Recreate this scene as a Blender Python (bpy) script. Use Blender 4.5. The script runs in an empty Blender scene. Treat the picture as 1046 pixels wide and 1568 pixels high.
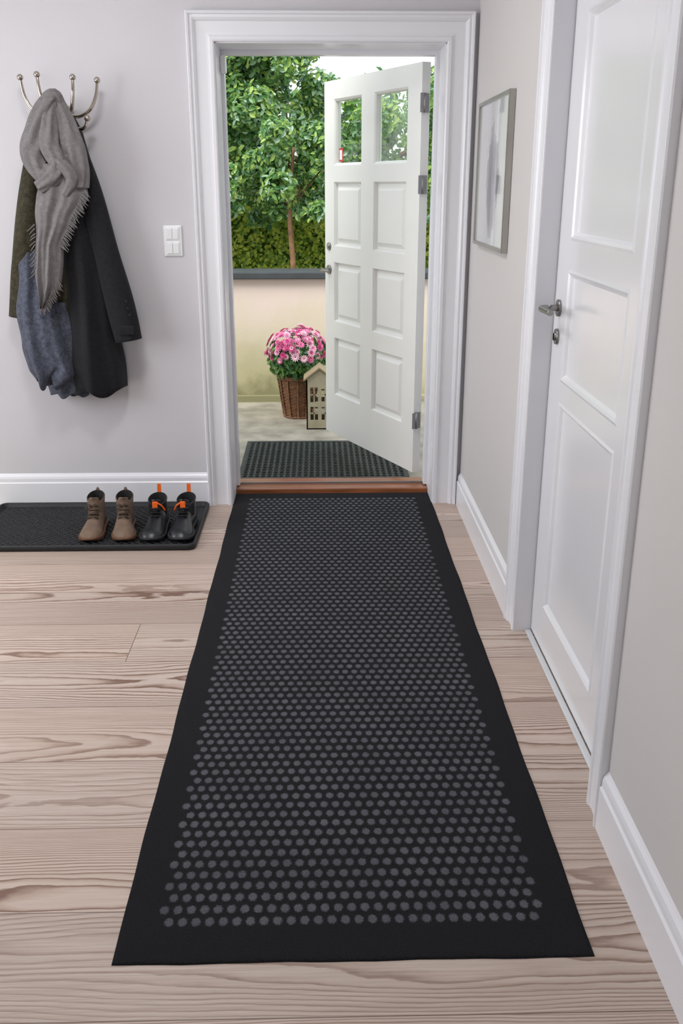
import bpy, bmesh, math, random
from mathutils import Vector, Matrix
random.seed(7)
rnd=random.random
def ru(a,b): return a+(b-a)*rnd()
SC=bpy.context.scene
try:
    SC.view_settings.view_transform='Standard'
except Exception: pass

# ------------------------------------------------------------ materials
def srgb(r,g,b):
    def c(v):
        v/=255.0
        return v/12.92 if v<=0.04045 else ((v+0.055)/1.055)**2.4
    return (c(r),c(g),c(b),1)
def mat(name,col,rough=0.5,metal=0.0,var=0.06,vscale=6.0,bump=0.0,bscale=80.0,coat=0.0,stretch=None,sheen=0.0,bdist=0.002):
    m=bpy.data.materials.new(name); m.use_nodes=True
    nt=m.node_tree; N=nt.nodes; L=nt.links
    b=N['Principled BSDF']
    b.inputs['Roughness'].default_value=rough; b.inputs['Metallic'].default_value=metal
    if coat: b.inputs['Coat Weight'].default_value=coat; b.inputs['Coat Roughness'].default_value=0.12
    if sheen: b.inputs['Sheen Weight'].default_value=sheen
    tc=N.new('ShaderNodeTexCoord'); mp=N.new('ShaderNodeMapping'); L.new(tc.outputs['Object'],mp.inputs['Vector'])
    if stretch: mp.inputs['Scale'].default_value=stretch
    n=N.new('ShaderNodeTexNoise'); n.inputs['Scale'].default_value=vscale; n.inputs['Detail'].default_value=4
    L.new(mp.outputs[0],n.inputs['Vector'])
    r=N.new('ShaderNodeValToRGB')
    c=col
    r.color_ramp.elements[0].position=0.3; r.color_ramp.elements[1].position=0.7
    r.color_ramp.elements[0].color=tuple(max(0,x*(1-var)) for x in c[:3])+(1,)
    r.color_ramp.elements[1].color=tuple(min(1,x*(1+var)) for x in c[:3])+(1,)
    L.new(n.outputs['Fac'],r.inputs['Fac']); L.new(r.outputs['Color'],b.inputs['Base Color'])
    if bump:
        n2=N.new('ShaderNodeTexNoise'); n2.inputs['Scale'].default_value=bscale; n2.inputs['Detail'].default_value=3
        L.new(mp.outputs[0],n2.inputs['Vector'])
        bp=N.new('ShaderNodeBump'); bp.inputs['Strength'].default_value=bump; bp.inputs['Distance'].default_value=bdist
        L.new(n2.outputs['Fac'],bp.inputs['Height']); L.new(bp.outputs[0],b.inputs['Normal'])
    return m

class G:
    """tiny node-graph helper"""
    def __init__(s,name):
        s.m=bpy.data.materials.new(name); s.m.use_nodes=True; s.N=s.m.node_tree.nodes; s.L=s.m.node_tree.links
        s.b=s.N['Principled BSDF']
    def inp(s,node,i,v):
        if isinstance(v,bpy.types.NodeSocket): s.L.new(v,node.inputs[i])
        else: node.inputs[i].default_value=v
    def M(s,op,a,b=0.0,c=0.0,clamp=False):
        n=s.N.new('ShaderNodeMath'); n.operation=op; n.use_clamp=clamp
        s.inp(n,0,a); s.inp(n,1,b); s.inp(n,2,c); return n.outputs[0]
    def coords(s,kind='Object'):
        tc=s.N.new('ShaderNodeTexCoord'); sp=s.N.new('ShaderNodeSeparateXYZ'); s.L.new(tc.outputs[kind],sp.inputs[0])
        return tc.outputs[kind],sp.outputs[0],sp.outputs[1],sp.outputs[2]
    def xyz(s,x,y,z):
        n=s.N.new('ShaderNodeCombineXYZ'); s.inp(n,0,x); s.inp(n,1,y); s.inp(n,2,z); return n.outputs[0]
    def noise(s,vec,scale,detail=3,rough=0.5):
        n=s.N.new('ShaderNodeTexNoise'); s.L.new(vec,n.inputs['Vector']); n.inputs['Scale'].default_value=scale
        n.inputs['Detail'].default_value=detail; n.inputs['Roughness'].default_value=rough; return n.outputs['Fac']
    def white(s,vec):
        n=s.N.new('ShaderNodeTexWhiteNoise'); n.noise_dimensions='3D'; s.L.new(vec,n.inputs['Vector']); return n.outputs['Value']
    def ramp(s,f,stops):
        r=s.N.new('ShaderNodeValToRGB'); s.L.new(f,r.inputs['Fac']); e=r.color_ramp.elements
        while len(e)<len(stops): e.new(0.5)
        for i,(p,c) in enumerate(stops): e[i].position=p; e[i].color=c
        return r.outputs['Color']
    def mix(s,f,a,b,mode='MIX'):
        n=s.N.new('ShaderNodeMix'); n.data_type='RGBA'; n.blend_type=mode
        s.inp(n,0,f); s.inp(n,6,a); s.inp(n,7,b); return n.outputs[2]
    def bump(s,h,strength,dist):
        n=s.N.new('ShaderNodeBump'); n.inputs['Strength'].default_value=strength; n.inputs['Distance'].default_value=dist
        s.L.new(h,n.inputs['Height']); s.L.new(n.outputs[0],s.b.inputs['Normal'])

def floor_material():
    g=G('douglas_fir_planks'); v,x,y,z=g.coords()
    W=0.285
    yl=g.M('DIVIDE',g.M('ADD',y,0.06),W); idx=g.M('FLOOR',yl); fr=g.M('SUBTRACT',g.M('FRACT',yl),0.5)
    r1=g.white(g.xyz(idx,3.1,7.7))
    xs=g.M('ADD',x,g.M('MULTIPLY',r1,4.0)); seg=g.M('FLOOR',g.M('DIVIDE',xs,4.2))
    segf=g.M('FRACT',g.M('DIVIDE',xs,4.2))
    r2=g.white(g.xyz(idx,seg,1.3)); r3=g.white(g.xyz(idx,seg,9.2))
    off=g.M('MULTIPLY',r2,50.0)
    n1=g.noise(g.xyz(g.M('ADD',g.M('MULTIPLY',x,0.7),off),g.M('MULTIPLY',y,4.5),off),1.4,2,0.4)
    n2=g.noise(g.xyz(g.M('ADD',g.M('MULTIPLY',x,5.0),off),g.M('MULTIPLY',y,14.0),off),1.8,3,0.5)
    fs=g.M('ADD',fr,g.M('MULTIPLY',g.M('SUBTRACT',r3,0.5),0.9))
    q=g.M('MULTIPLY',g.M('MULTIPLY',fs,fs),30.0)
    sg=g.M('SUBTRACT',g.M('MULTIPLY',g.M('GREATER_THAN',r2,0.5),2.0),1.0)
    val=g.M('ADD',q,g.M('MULTIPLY',x,g.M('MULTIPLY',sg,1.6)))
    val=g.M('ADD',val,g.M('MULTIPLY',n1,8.5)); val=g.M('ADD',val,g.M('MULTIPLY',n2,0.75))
    ring=g.M('FRACT',val)
    li=srgb(212,196,185); mi=srgb(194,172,158); dk=srgb(132,102,86)
    ringc=g.ramp(ring,[(0.0,li),(0.38,li),(0.66,mi),(0.86,dk),(0.94,dk),(1.0,li)])
    fine=g.noise(g.xyz(g.M('MULTIPLY',x,2.0),g.M('MULTIPLY',y,80.0),off),1.8,4,0.65)
    finec=g.ramp(fine,[(0.3,srgb(182,161,147)),(0.7,srgb(216,202,192))])
    big=g.noise(g.xyz(g.M('MULTIPLY',x,0.5),y,off),1.5,2)
    k=g.M('MULTIPLY_ADD',big,1.7,-0.15,clamp=True)
    col=g.mix(k,finec,ringc)
    col=g.mix(0.3,col,g.ramp(fine,[(0.25,(0.62,0.57,0.54,1)),(0.65,(1,1,1,1))]),'MULTIPLY')
    tint=g.ramp(r3,[(0.0,(0.86,0.83,0.81,1)),(0.5,(0.96,0.95,0.94,1)),(1.0,(1.0,0.95,0.92,1))])
    col=g.mix(1.0,col,tint,'MULTIPLY')
    seam=g.M('GREATER_THAN',g.M('ABSOLUTE',fr),0.4945)
    jn=g.M('LESS_THAN',segf,0.0007)
    sm=g.M('MULTIPLY',g.M('MAXIMUM',seam,jn),0.75)
    col=g.mix(sm,col,srgb(100,78,66))
    g.L.new(col,g.b.inputs['Base Color'])
    g.L.new(g.M('MULTIPLY_ADD',fine,0.12,0.40),g.b.inputs['Roughness'])
    g.bump(g.M('SUBTRACT',fine,g.M('MULTIPLY',sm,2.0)),0.15,0.001)
    return g.m

def runner_material():
    g=G('dotted_mat_pile'); v,x,y,z=g.coords()
    A=0.0292; B=0.0362
    b=g.M('DIVIDE',g.M('ADD',y,B*50),B); row=g.M('FLOOR',b)
    par=g.M('MULTIPLY',g.M('MODULO',row,2.0),0.5)
    a=g.M('ADD',g.M('DIVIDE',g.M('ADD',x,A*100),A),par)
    dx=g.M('MULTIPLY',g.M('SUBTRACT',g.M('FRACT',a),0.5),A); dy=g.M('MULTIPLY',g.M('SUBTRACT',g.M('FRACT',b),0.5),B)
    r=g.M('SQRT',g.M('ADD',g.M('MULTIPLY',dx,dx),g.M('MULTIPLY',g.M('MULTIPLY',dy,dy),0.62)))
    nz=g.noise(v,240.0,3,0.65); nz2=g.noise(v,420.0,4,0.8)
    r=g.M('ADD',r,g.M('MULTIPLY',g.M('SUBTRACT',nz,0.5),0.012))
    d=g.M('DIVIDE',g.M('SUBTRACT',0.0112,r),0.0034,clamp=True)
    cxp=g.M('SUBTRACT',x,dx)
    reg=g.M('MULTIPLY',g.M('LESS_THAN',g.M('ABSOLUTE',cxp),0.418),g.M('LESS_THAN',g.M('ABSOLUTE',y),B*40))
    d=g.M('MULTIPLY',d,reg)
    big=g.noise(v,6.0,4,0.6)
    base=g.ramp(nz2,[(0.36,srgb(8,8,10)),(0.66,srgb(48,48,53))])
    dot=g.ramp(nz2,[(0.36,srgb(72,73,80)),(0.66,srgb(152,153,162))])
    dot=g.mix(1.0,dot,g.ramp(big,[(0.3,(0.7,0.7,0.72,1)),(0.7,(1,1,1,1))]),'MULTIPLY')
    g.L.new(g.mix(d,base,dot),g.b.inputs['Base Color'])
    g.b.inputs['Roughness'].default_value=1.0; g.b.inputs['Sheen Weight'].default_value=0.07; g.b.inputs['Sheen Roughness'].default_value=0.6
    g.b.inputs['Specular IOR Level'].default_value=0.0
    g.bump(g.M('ADD',nz2,g.M('MULTIPLY',d,0.5)),1.0,0.005)
    return g.m

def leaf_material(name,c1,c2):
    g=G(name); v,x,y,z=g.coords()
    n=g.noise(v,3.0,3); c=g.ramp(n,[(0.35,c1),(0.65,c2)])
    g.L.new(c,g.b.inputs['Base Color']); g.b.inputs['Roughness'].default_value=0.4
    tr=g.N.new('ShaderNodeBsdfTranslucent'); g.L.new(c,tr.inputs['Color'])
    ms=g.N.new('ShaderNodeMixShader'); ms.inputs[0].default_value=0.35
    g.L.new(g.b.outputs[0],ms.inputs[1]); g.L.new(tr.outputs[0],ms.inputs[2])
    g.L.new(ms.outputs[0],g.N['Material Output'].inputs['Surface'])
    return g.m

def glass_material():
    m=bpy.data.materials.new('window_glass'); m.use_nodes=True; N=m.node_tree.nodes; L=m.node_tree.links
    out=N['Material Output']; N.remove(N['Principled BSDF'])
    t=N.new('ShaderNodeBsdfTransparent'); t.inputs['Color'].default_value=(0.86,0.9,0.86,1)
    gl=N.new('ShaderNodeBsdfGlossy'); gl.inputs['Roughness'].default_value=0.02
    mx=N.new('ShaderNodeMixShader'); mx.inputs[0].default_value=0.07; L.new(t.outputs[0],mx.inputs[1]); L.new(gl.outputs[0],mx.inputs[2])
    L.new(mx.outputs[0],out.inputs['Surface']); return m

def art_material():
    g=G('abstract_print'); v,x,y,z=g.coords()
    wob=g.noise(g.xyz(0.0,g.M('MULTIPLY',y,6.0),g.M('MULTIPLY',z,3.0)),2.0,4,0.6)
    yy=g.M('ADD',g.M('ADD',y,0.02),g.M('MULTIPLY',g.M('SUBTRACT',wob,0.5),0.4))
    e=g.M('ADD',g.M('MULTIPLY',g.M('MULTIPLY',yy,yy),45.0),g.M('MULTIPLY',g.M('POWER',g.M('ABSOLUTE',g.M('SUBTRACT',z,0.25)),2.0),13.0))
    e=g.M('ADD',e,g.M('MULTIPLY',g.noise(v,14.0,5,0.7),0.8))
    c=g.ramp(e,[(0.35,srgb(58,60,70)),(0.7,srgb(118,118,130)),(0.95,srgb(180,182,188)),(1.0,srgb(208,210,212))])
    g.L.new(c,g.b.inputs['Base Color']); g.b.inputs['Roughness'].default_value=0.15
    g.b.inputs['Coat Weight'].default_value=1.0; g.b.inputs['Coat Roughness'].default_value=0.03
    return g.m

def garden_wall_material():
    g=G('painted_render_weathered'); v,x,y,z=g.coords()
    n=g.noise(v,2.2,5,0.6); 
    h=g.M('ADD',z,g.M('MULTIPLY',g.M('SUBTRACT',n,0.5),0.7))
    c=g.ramp(h,[(0.0,srgb(146,142,106)),(0.12,srgb(190,183,144)),(0.45,srgb(214,204,178)),(0.75,srgb(226,210,198))])
    g.L.new(c,g.b.inputs['Base Color']); g.b.inputs['Roughness'].default_value=0.9
    g.bump(g.noise(v,60.0,4),0.3,0.004); return g.m

def fabric(name,c,weave=350,var=0.25,bs=0.4):
    g=G(name); v,x,y,z=g.coords()
    n=g.noise(v,weave,2,0.7); n2=g.noise(v,weave*0.2,3,0.6)
    lo=tuple(k*(1-var) for k in c[:3])+(1,); hi=tuple(min(1,k*(1+var)) for k in c[:3])+(1,)
    f=g.M('ADD',g.M('MULTIPLY',n,0.6),g.M('MULTIPLY',n2,0.4))
    g.L.new(g.ramp(f,[(0.38,lo),(0.62,hi)]),g.b.inputs['Base Color'])
    g.b.inputs['Roughness'].default_value=0.95; g.b.inputs['Specular IOR Level'].default_value=0.2
    g.b.inputs['Sheen Weight'].default_value=0.08
    g.bump(n,bs,0.0015); return g.m

M_wallb=mat('wall_paint_cool_white',srgb(210,208,212),0.75,var=0.015,vscale=2,bump=0.08,bscale=180)
M_wallr=mat('wall_paint_warm_white',srgb(210,206,205),0.7,var=0.015,vscale=2,bump=0.08,bscale=180)
M_ceil=mat('ceiling_paint',srgb(232,232,234),0.9,var=0.01)
M_trim=mat('trim_gloss_paint',srgb(236,236,241),0.26,var=0.012,vscale=3,bump=0.03,bscale=40)
M_door=mat('door_gloss_paint',srgb(236,236,240),0.2,var=0.012,vscale=3,bump=0.03,bscale=30,coat=0.3)
M_fdoor=mat('front_door_paint',srgb(234,234,230),0.35,var=0.02,vscale=4,bump=0.04,bscale=40)
M_floor=floor_material(); M_run=runner_material()
M_rub=mat('black_rubber',srgb(30,31,34),0.6,var=0.2,vscale=30,bump=0.2,bscale=200)
M_rubg=mat('weathered_rubber',srgb(50,56,54),0.65,var=0.3,vscale=20,bump=0.2,bscale=200)
M_chrome=mat('polished_chrome',srgb(190,180,168),0.14,1.0,var=0.03)
M_steel=mat('brushed_steel',srgb(150,148,146),0.3,1.0,var=0.05)
M_strip=mat('sill_aluminium',srgb(225,228,230),0.35,0.2,var=0.03)
M_dsteel=mat('dark_hinge_steel',srgb(150,149,149),0.4,0.8,var=0.1)
M_sill=mat('varnished_oak_threshold',srgb(150,90,56),0.3,var=0.3,vscale=9,stretch=(0.6,8,8),coat=0.3)
M_plast=mat('switch_plastic',srgb(238,238,240),0.3,var=0.01)
M_brown=mat('brown_nubuck',srgb(118,98,82),0.8,var=0.2,vscale=25,bump=0.3,bscale=220)
M_brown2=mat('brown_sole_rubber',srgb(104,72,50),0.7,var=0.1)
M_dark=mat('shoe_lining_dark',srgb(28,27,27),0.9,var=0.2)
M_blk=mat('black_shoe_leather',srgb(32,35,40),0.32,var=0.15,vscale=20,bump=0.1)
M_org=mat('orange_webbing',srgb(245,105,20),0.6,var=0.1,vscale=60)
M_lace=mat('tan_lace',srgb(80,66,54),0.8,var=0.2)
M_coat=fabric('black_wool_coat_cloth',srgb(33,33,36),var=0.3,bs=0.2)
M_olive=fabric('olive_tweed',srgb(62,58,44),weave=220,var=0.5)
M_blue=fabric('blue_grey_melange_knit',srgb(80,84,97),weave=260,var=0.5,bs=0.6)
M_scarf=fabric('grey_wool_scarf_cloth',srgb(122,118,118),weave=300,var=0.22)
M_glass=glass_material(); M_art=art_material()
M_gwall=garden_wall_material()
M_cop=mat('slate_coping',srgb(66,70,72),0.7,var=0.2,vscale=8,bump=0.2,bscale=40)
M_conc=mat('terrace_concrete',srgb(160,154,138),0.9,var=0.28,vscale=7,bump=0.5,bscale=60,bdist=0.004)
M_soil=mat('garden_soil',srgb(70,80,45),0.95,var=0.4,vscale=8,bump=0.5,bscale=30)
M_wick=mat('wicker_brown',srgb(120,82,56),0.6,var=0.4,vscale=40,bump=0.3,bscale=150)
M_lant=mat('lantern_cream_paint',srgb(168,160,134),0.6,var=0.12,vscale=12,bump=0.1)
M_lroof=mat('lantern_roof_paint',srgb(158,142,112),0.6,var=0.12,vscale=12)
M_bark=mat('bark_brown',srgb(140,104,76),0.9,var=0.35,vscale=15,bump=0.5,bscale=50)
M_pinkA=mat('petal_pink',srgb(234,135,178),0.6,var=0.2,vscale=30)
M_pinkB=mat('petal_pale_pink',srgb(244,200,215),0.6,var=0.12,vscale=30)
M_pinkC=mat('petal_deep_pink',srgb(212,78,140),0.6,var=0.2,vscale=30)
LG=[leaf_material('leaf_mid_green',srgb(98,144,72),srgb(134,176,94)),
    leaf_material('leaf_deep_green',srgb(66,112,66),srgb(94,144,86)),
    leaf_material('leaf_light_green',srgb(162,196,96),srgb(196,220,124)),
    leaf_material('leaf_silver_green',srgb(152,190,155),srgb(190,216,186))]
HG=[leaf_material('hedge_yellow_green',srgb(175,192,66),srgb(212,220,98)),
    leaf_material('hedge_green',srgb(115,150,55),srgb(150,180,72))]
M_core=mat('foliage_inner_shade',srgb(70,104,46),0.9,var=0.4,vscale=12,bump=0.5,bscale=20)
M_frame=mat('silver_frame',srgb(175,172,166),0.25,1.0,var=0.05)
M_red=mat('sticker_red',srgb(200,40,30),0.5)
M_shade=mat('added_lamp_opal',srgb(245,243,238),0.5)

# ------------------------------------------------------------ mesh builder
class MB:
    def __init__(s): s.bm=bmesh.new(); s.mats=[]
    def mi(s,m):
        if m not in s.mats: s.mats.append(m)
        return s.mats.index(m)
    def add(s,tmp,mx=None):
        if mx is not None: bmesh.ops.transform(tmp,matrix=mx,verts=tmp.verts)
        me=bpy.data.meshes.new('t'); tmp.to_mesh(me); tmp.free(); s.bm.from_mesh(me); bpy.data.meshes.remove(me)
    def box(s,x0,x1,y0,y1,z0,z1,m,bev=0.0,seg=2,mx=None):
        t=bmesh.new(); bmesh.ops.create_cube(t,size=1.0)
        for v in t.verts: v.co=Vector(((x0+x1)/2+v.co.x*(x1-x0),(y0+y1)/2+v.co.y*(y1-y0),(z0+z1)/2+v.co.z*(z1-z0)))
        if bev: bmesh.ops.bevel(t,geom=t.edges[:],offset=bev,segments=seg,affect='EDGES',profile=0.5)
        k=s.mi(m)
        for f in t.faces: f.material_index=k
        s.add(t,mx)
    def loft(s,rings,m,cap0=True,cap1=True,closed=True,smooth=True):
        k=s.mi(m); bm=s.bm; R=[[bm.verts.new(p) for p in r] for r in rings]; n=len(R[0])
        for a,b in zip(R,R[1:]):
            for i in range(n if closed else n-1):
                j=(i+1)%n
                f=bm.faces.new((a[i],a[j],b[j],b[i])); f.material_index=k; f.smooth=smooth
        for c,r in ((cap0,R[0]),(cap1,R[-1])):
            if c:
                f=bm.faces.new(r); f.material_index=k
    def tube(s,pts,rad,m,n=12,sub=4,cap=True,flat=1.0,ripple=0.0,rk=5):
        P=smoothpath(pts,sub); 
        if not isinstance(rad,(list,tuple)): rad=[rad]*len(pts)
        Rr=smoothvals(rad,sub); rings=[]; up=Vector((0,1,0.01)); 
        for i,p in enumerate(P):
            d=(P[min(i+1,len(P)-1)]-P[max(i-1,0)]).normalized()
            a=d.cross(up)
            if a.length<1e-3: a=d.cross(Vector((1,0,0)))
            a.normalize(); b=a.cross(d).normalized(); r=Rr[i]
            ring=[]
            for q in range(n):
                t=2*math.pi*q/n; rr=r*(1+ripple*(math.sin(rk*t+i*0.25)+0.5*math.sin((rk+2)*t-i*0.17)))
                ring.append(p+a*math.cos(t)*rr+b*math.sin(t)*rr*flat)
            rings.append(ring)
        s.loft(rings,m,cap,cap)
    def lathe(s,prof,c,m,n=24,axis='Z',cap0=True,cap1=True):
        rings=[]
        for r,h in prof:
            ring=[]
            for q in range(n):
                t=2*math.pi*q/n; a,b=r*math.cos(t),r*math.sin(t)
                if axis=='Z': ring.append(Vector(c)+Vector((a,b,h)))
                elif axis=='X': ring.append(Vector(c)+Vector((h,a,b)))
                else: ring.append(Vector(c)+Vector((a,h,b)))
            rings.append(ring)
        s.loft(rings,m,cap0,cap1)
    def ball(s,c,r,m,sc=(1,1,1),seg=16):
        t=bmesh.new(); bmesh.ops.create_uvsphere(t,u_segments=seg,v_segments=seg//2,radius=r)
        k=s.mi(m)
        for f in t.faces: f.material_index=k; f.smooth=True
        s.add(t,Matrix.Translation(Vector(c))@Matrix.Diagonal((*sc,1)))
    def face(s,pts,m,smooth=False):
        f=s.bm.faces.new([s.bm.verts.new(p) for p in pts]); f.material_index=s.mi(m); f.smooth=smooth
    def finish(s,name,origin=None,loc=None,rotz=0.0,recalc=True,parent=None):
        bm=s.bm
        if recalc: bmesh.ops.recalc_face_normals(bm,faces=bm.faces)
        if origin is None and loc is None:
            xs=[v.co.x for v in bm.verts]; ys=[v.co.y for v in bm.verts]; zs=[v.co.z for v in bm.verts]
            origin=Vector(((min(xs)+max(xs))/2,(min(ys)+max(ys))/2,min(zs)))
        if origin is not None: bmesh.ops.translate(bm,vec=-Vector(origin),verts=bm.verts)
        me=bpy.data.meshes.new(name); bm.to_mesh(me); bm.free()
        for m in s.mats: me.materials.append(m)
        o=bpy.data.objects.new(name,me); SC.collection.objects.link(o)
        o.location=Vector(origin) if origin is not None else Vector(loc)
        o.rotation_euler=(0,0,rotz)
        if parent: o.parent=parent
        return o
def smoothpath(pts,sub):
    P=[Vector(p) for p in pts]
    if len(P)<3:
        return [P[0].lerp(P[-1],i/sub) for i in range(sub+1)]
    out=[]
    for i in range(len(P)-1):
        p0=P[max(i-1,0)];p1=P[i];p2=P[i+1];p3=P[min(i+2,len(P)-1)]
        for k in range(sub):
            t=k/sub; out.append(0.5*((2*p1)+(p2-p0)*t+(2*p0-5*p1+4*p2-p3)*t*t+(3*p1-p0-3*p2+p3)*t**3))
    out.append(P[-1]); return out
def smoothvals(v,sub):
    return [max(p.x,1e-4) for p in smoothpath([(a,0,0) for a in v],sub)]
def interp(tab,t):
    if t<=tab[0][0]: return tab[0][1]
    for (a,b),(c,d) in zip(tab,tab[1:]):
        if t<=c:
            k=(t-a)/(c-a); k=k*k*(3-2*k)*0.5+k*0.5; return b+(d-b)*k
    return tab[-1][1]

# ------------------------------------------------------------ room shell
YB=4.42; YO=4.74; XR=0.69; XL=-2.7; YN=-1.6; ZC=2.7
OX0,OX1,OZ=-0.436,0.556,2.072
def simple(name,boxes,m,origin=None):
    b=MB()
    for q in boxes: b.box(*q,m)
    return b.finish(name,origin=origin)
simple('floor',[(XL-0.2,XR+0.5,YN-0.2,4.60,-0.1,0.0)],M_floor,origin=(0,0,0))
simple('ceiling',[(XL-0.2,XR+0.5,YN-0.2,YO,ZC,ZC+0.15)],M_ceil)
simple('wall_front',[(XL-0.2,OX0,YB,YO,-0.1,ZC),(OX1,XR+0.5,YB,YO,-0.1,ZC),(OX0,OX1,YB,YO,OZ,ZC)],M_wallb)
DY0,DY1,DZ=2.015,2.992,2.07
simple('wall_right',[(XR,XR+0.3,YN,DY0,0,ZC),(XR,XR+0.3,DY1,YB,0,ZC),(XR,XR+0.3,DY0,DY1,DZ,ZC),(XR+0.22,XR+0.3,DY0,DY1,0,DZ)],M_wallr)
WY0,WY1,WZ0,WZ1=1.9,3.8,0.8,2.2
simple('wall_left',[(XL-0.2,XL,YN,WY0,0,ZC),(XL-0.2,XL,WY1,YB,0,ZC),(XL-0.2,XL,WY0,WY1,0,WZ0),(XL-0.2,XL,WY0,WY1,WZ1,ZC)],M_wallb)
simple('wall_back',[(XL-0.2,-1.9,YN-0.2,YN,0,ZC),(-0.3,XR+0.3,YN-0.2,YN,0,ZC),(-1.9,-0.3,YN-0.2,YN,0,0.8),(-1.9,-0.3,YN-0.2,YN,2.2,ZC)],M_wallb)
b=MB(); wm=(WY0+WY1)/2
for (a,c) in ((WY0,WY0+0.05),(wm-0.025,wm+0.025),(WY1-0.05,WY1)): b.box(XL-0.12,XL-0.06,a,c,WZ0,WZ1,M_trim,0.004)
for (a,c) in ((WZ0,WZ0+0.05),(WZ1-0.05,WZ1)): b.box(XL-0.12,XL-0.06,WY0,WY1,a,c,M_trim,0.004)
b.box(XL-0.09,XL-0.085,WY0,WY1,WZ0,WZ1,M_glass); b.finish('window_1')
b=MB()
for (a,c) in ((-1.9,-1.85),(-1.125,-1.075),(-0.35,-0.3)): b.box(a,c,YN-0.12,YN-0.06,0.8,2.2,M_trim,0.004)
for (a,c) in ((0.8,0.85),(2.15,2.2)): b.box(-1.9,-0.3,YN-0.12,YN-0.06,a,c,M_trim,0.004)
b.box(-1.9,-0.3,YN-0.09,YN-0.085,0.8,2.2,M_glass); b.finish('window_2')

# casing (architrave) with mitred moulding
PROF=[(0,0),(0,0.016),(0.006,0.020),(0.018,0.020),(0.024,0.014),(0.034,0.012),(0.076,0.014),(0.082,0.022),(0.090,0.028),(0.100,0.026),(0.104,0.034),(0.112,0.036),(0.116,0.030),(0.116,0)]
def casing(name,a0,a1,zt,mp,w=0.116):
    b=MB(); k=w/0.116
    rings=[]
    for (a,z,da,dz) in ((a0,0,-1,0),(a0,zt,-1,1),(a1,zt,1,1),(a1,0,1,0)):
        rings.append([Vector(mp(a+da*o*k,z+dz*o*k,p)) for o,p in PROF])
    b.loft(rings,M_trim,smooth=False)
    return b
b=casing('c',OX0,OX1,OZ+0.002,lambda a,z,p:(a,YB-p,z))
b.finish('trim_1')
b=casing('c',DY0,DY1,DZ,lambda a,z,p:(XR-p*0.6,a,z),0.108)
b.box(XR-0.008,XR+0.2,DY1-0.004,DY1+0.01,0,DZ,M_trim); b.box(XR-0.008,XR+0.2,DY0-0.01,DY0+0.004,0,DZ,M_trim); b.box(XR-0.008,XR+0.2,DY0,DY1,DZ-0.004,DZ+0.01,M_trim)
b.box(XR+0.1,XR+0.13,DY0,DY1,0,DZ,M_trim)
b.finish('trim_2')
b=MB(); b.box(XR+0.034,XR+0.054,DY0+0.006,DY1-0.006,0.0,0.007,M_strip,0.002); b.finish('door_sill_strip')
BP=[(0,0),(0,0.018),(0.118,0.018),(0.124,0.013),(0.140,0.013),(0.150,0.010),(0.158,0.004),(0.165,0.0)]
def baseboard(name,a0,a1,mp):
    b=MB(); b.loft([[Vector(mp(a,z,p)) for z,p in BP] for a in (a0,a1)],M_trim,smooth=False); return b.finish(name)
baseboard('baseboard_front',XL+0.018,OX0-0.117,lambda a,z,p:(a,YB-p,z))
baseboard('baseboard_right',YN,DY0-0.109,lambda a,z,p:(XR-p,a,z))
baseboard('baseboard_right',DY1+0.109,YB-0.037,lambda a,z,p:(XR-p,a,z))
baseboard('baseboard_left',YN,YB,lambda a,z,p:(XL+p,a,z))

# front door frame lining
b=MB()
b.box(OX0-0.002,OX0+0.004,YB-0.004,YO,0,OZ,M_trim); b.box(OX1-0.004,OX1+0.002,YB-0.004,YO,0,OZ,M_trim); b.box(OX0,OX1,YB-0.004,YO,OZ-0.004,OZ+0.002,M_trim)
b.box(OX0+0.002,OX0+0.02,4.62,4.68,0.03,OZ-0.02,M_trim,0.003)
b.box(OX1-0.022,OX1-0.002,4.62,4.68,0.03,OZ-0.02,M_trim,0.003)
b.box(OX0+0.002,OX1-0.002,4.62,4.68,OZ-0.024,OZ-0.002,M_trim,0.003)
b.box(OX1-0.012,OX1-0.002,4.68,4.77,0.03,OZ-0.002,M_trim,0.002)
b.box(OX0+0.002,OX0+0.012,4.68,4.77,0.03,OZ-0.002,M_trim,0.002)
b.box(OX0+0.004,OX0+0.03,4.58,4.64,1.97,OZ-0.03,M_plast,0.006)
b.finish('trim_3')
b=MB()
b.box(OX0+0.005,OX1-0.005,4.575,4.70,-0.04,0.026,M_sill,0.006); b.box(OX0+0.005,OX1-0.005,4.70,4.79,-0.05,0.018,M_sill,0.004)
b.box(OX0+0.005,OX1-0.005,4.660,4.668,0.02,0.036,M_dsteel,0.001)
b.finish('threshold')

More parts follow.
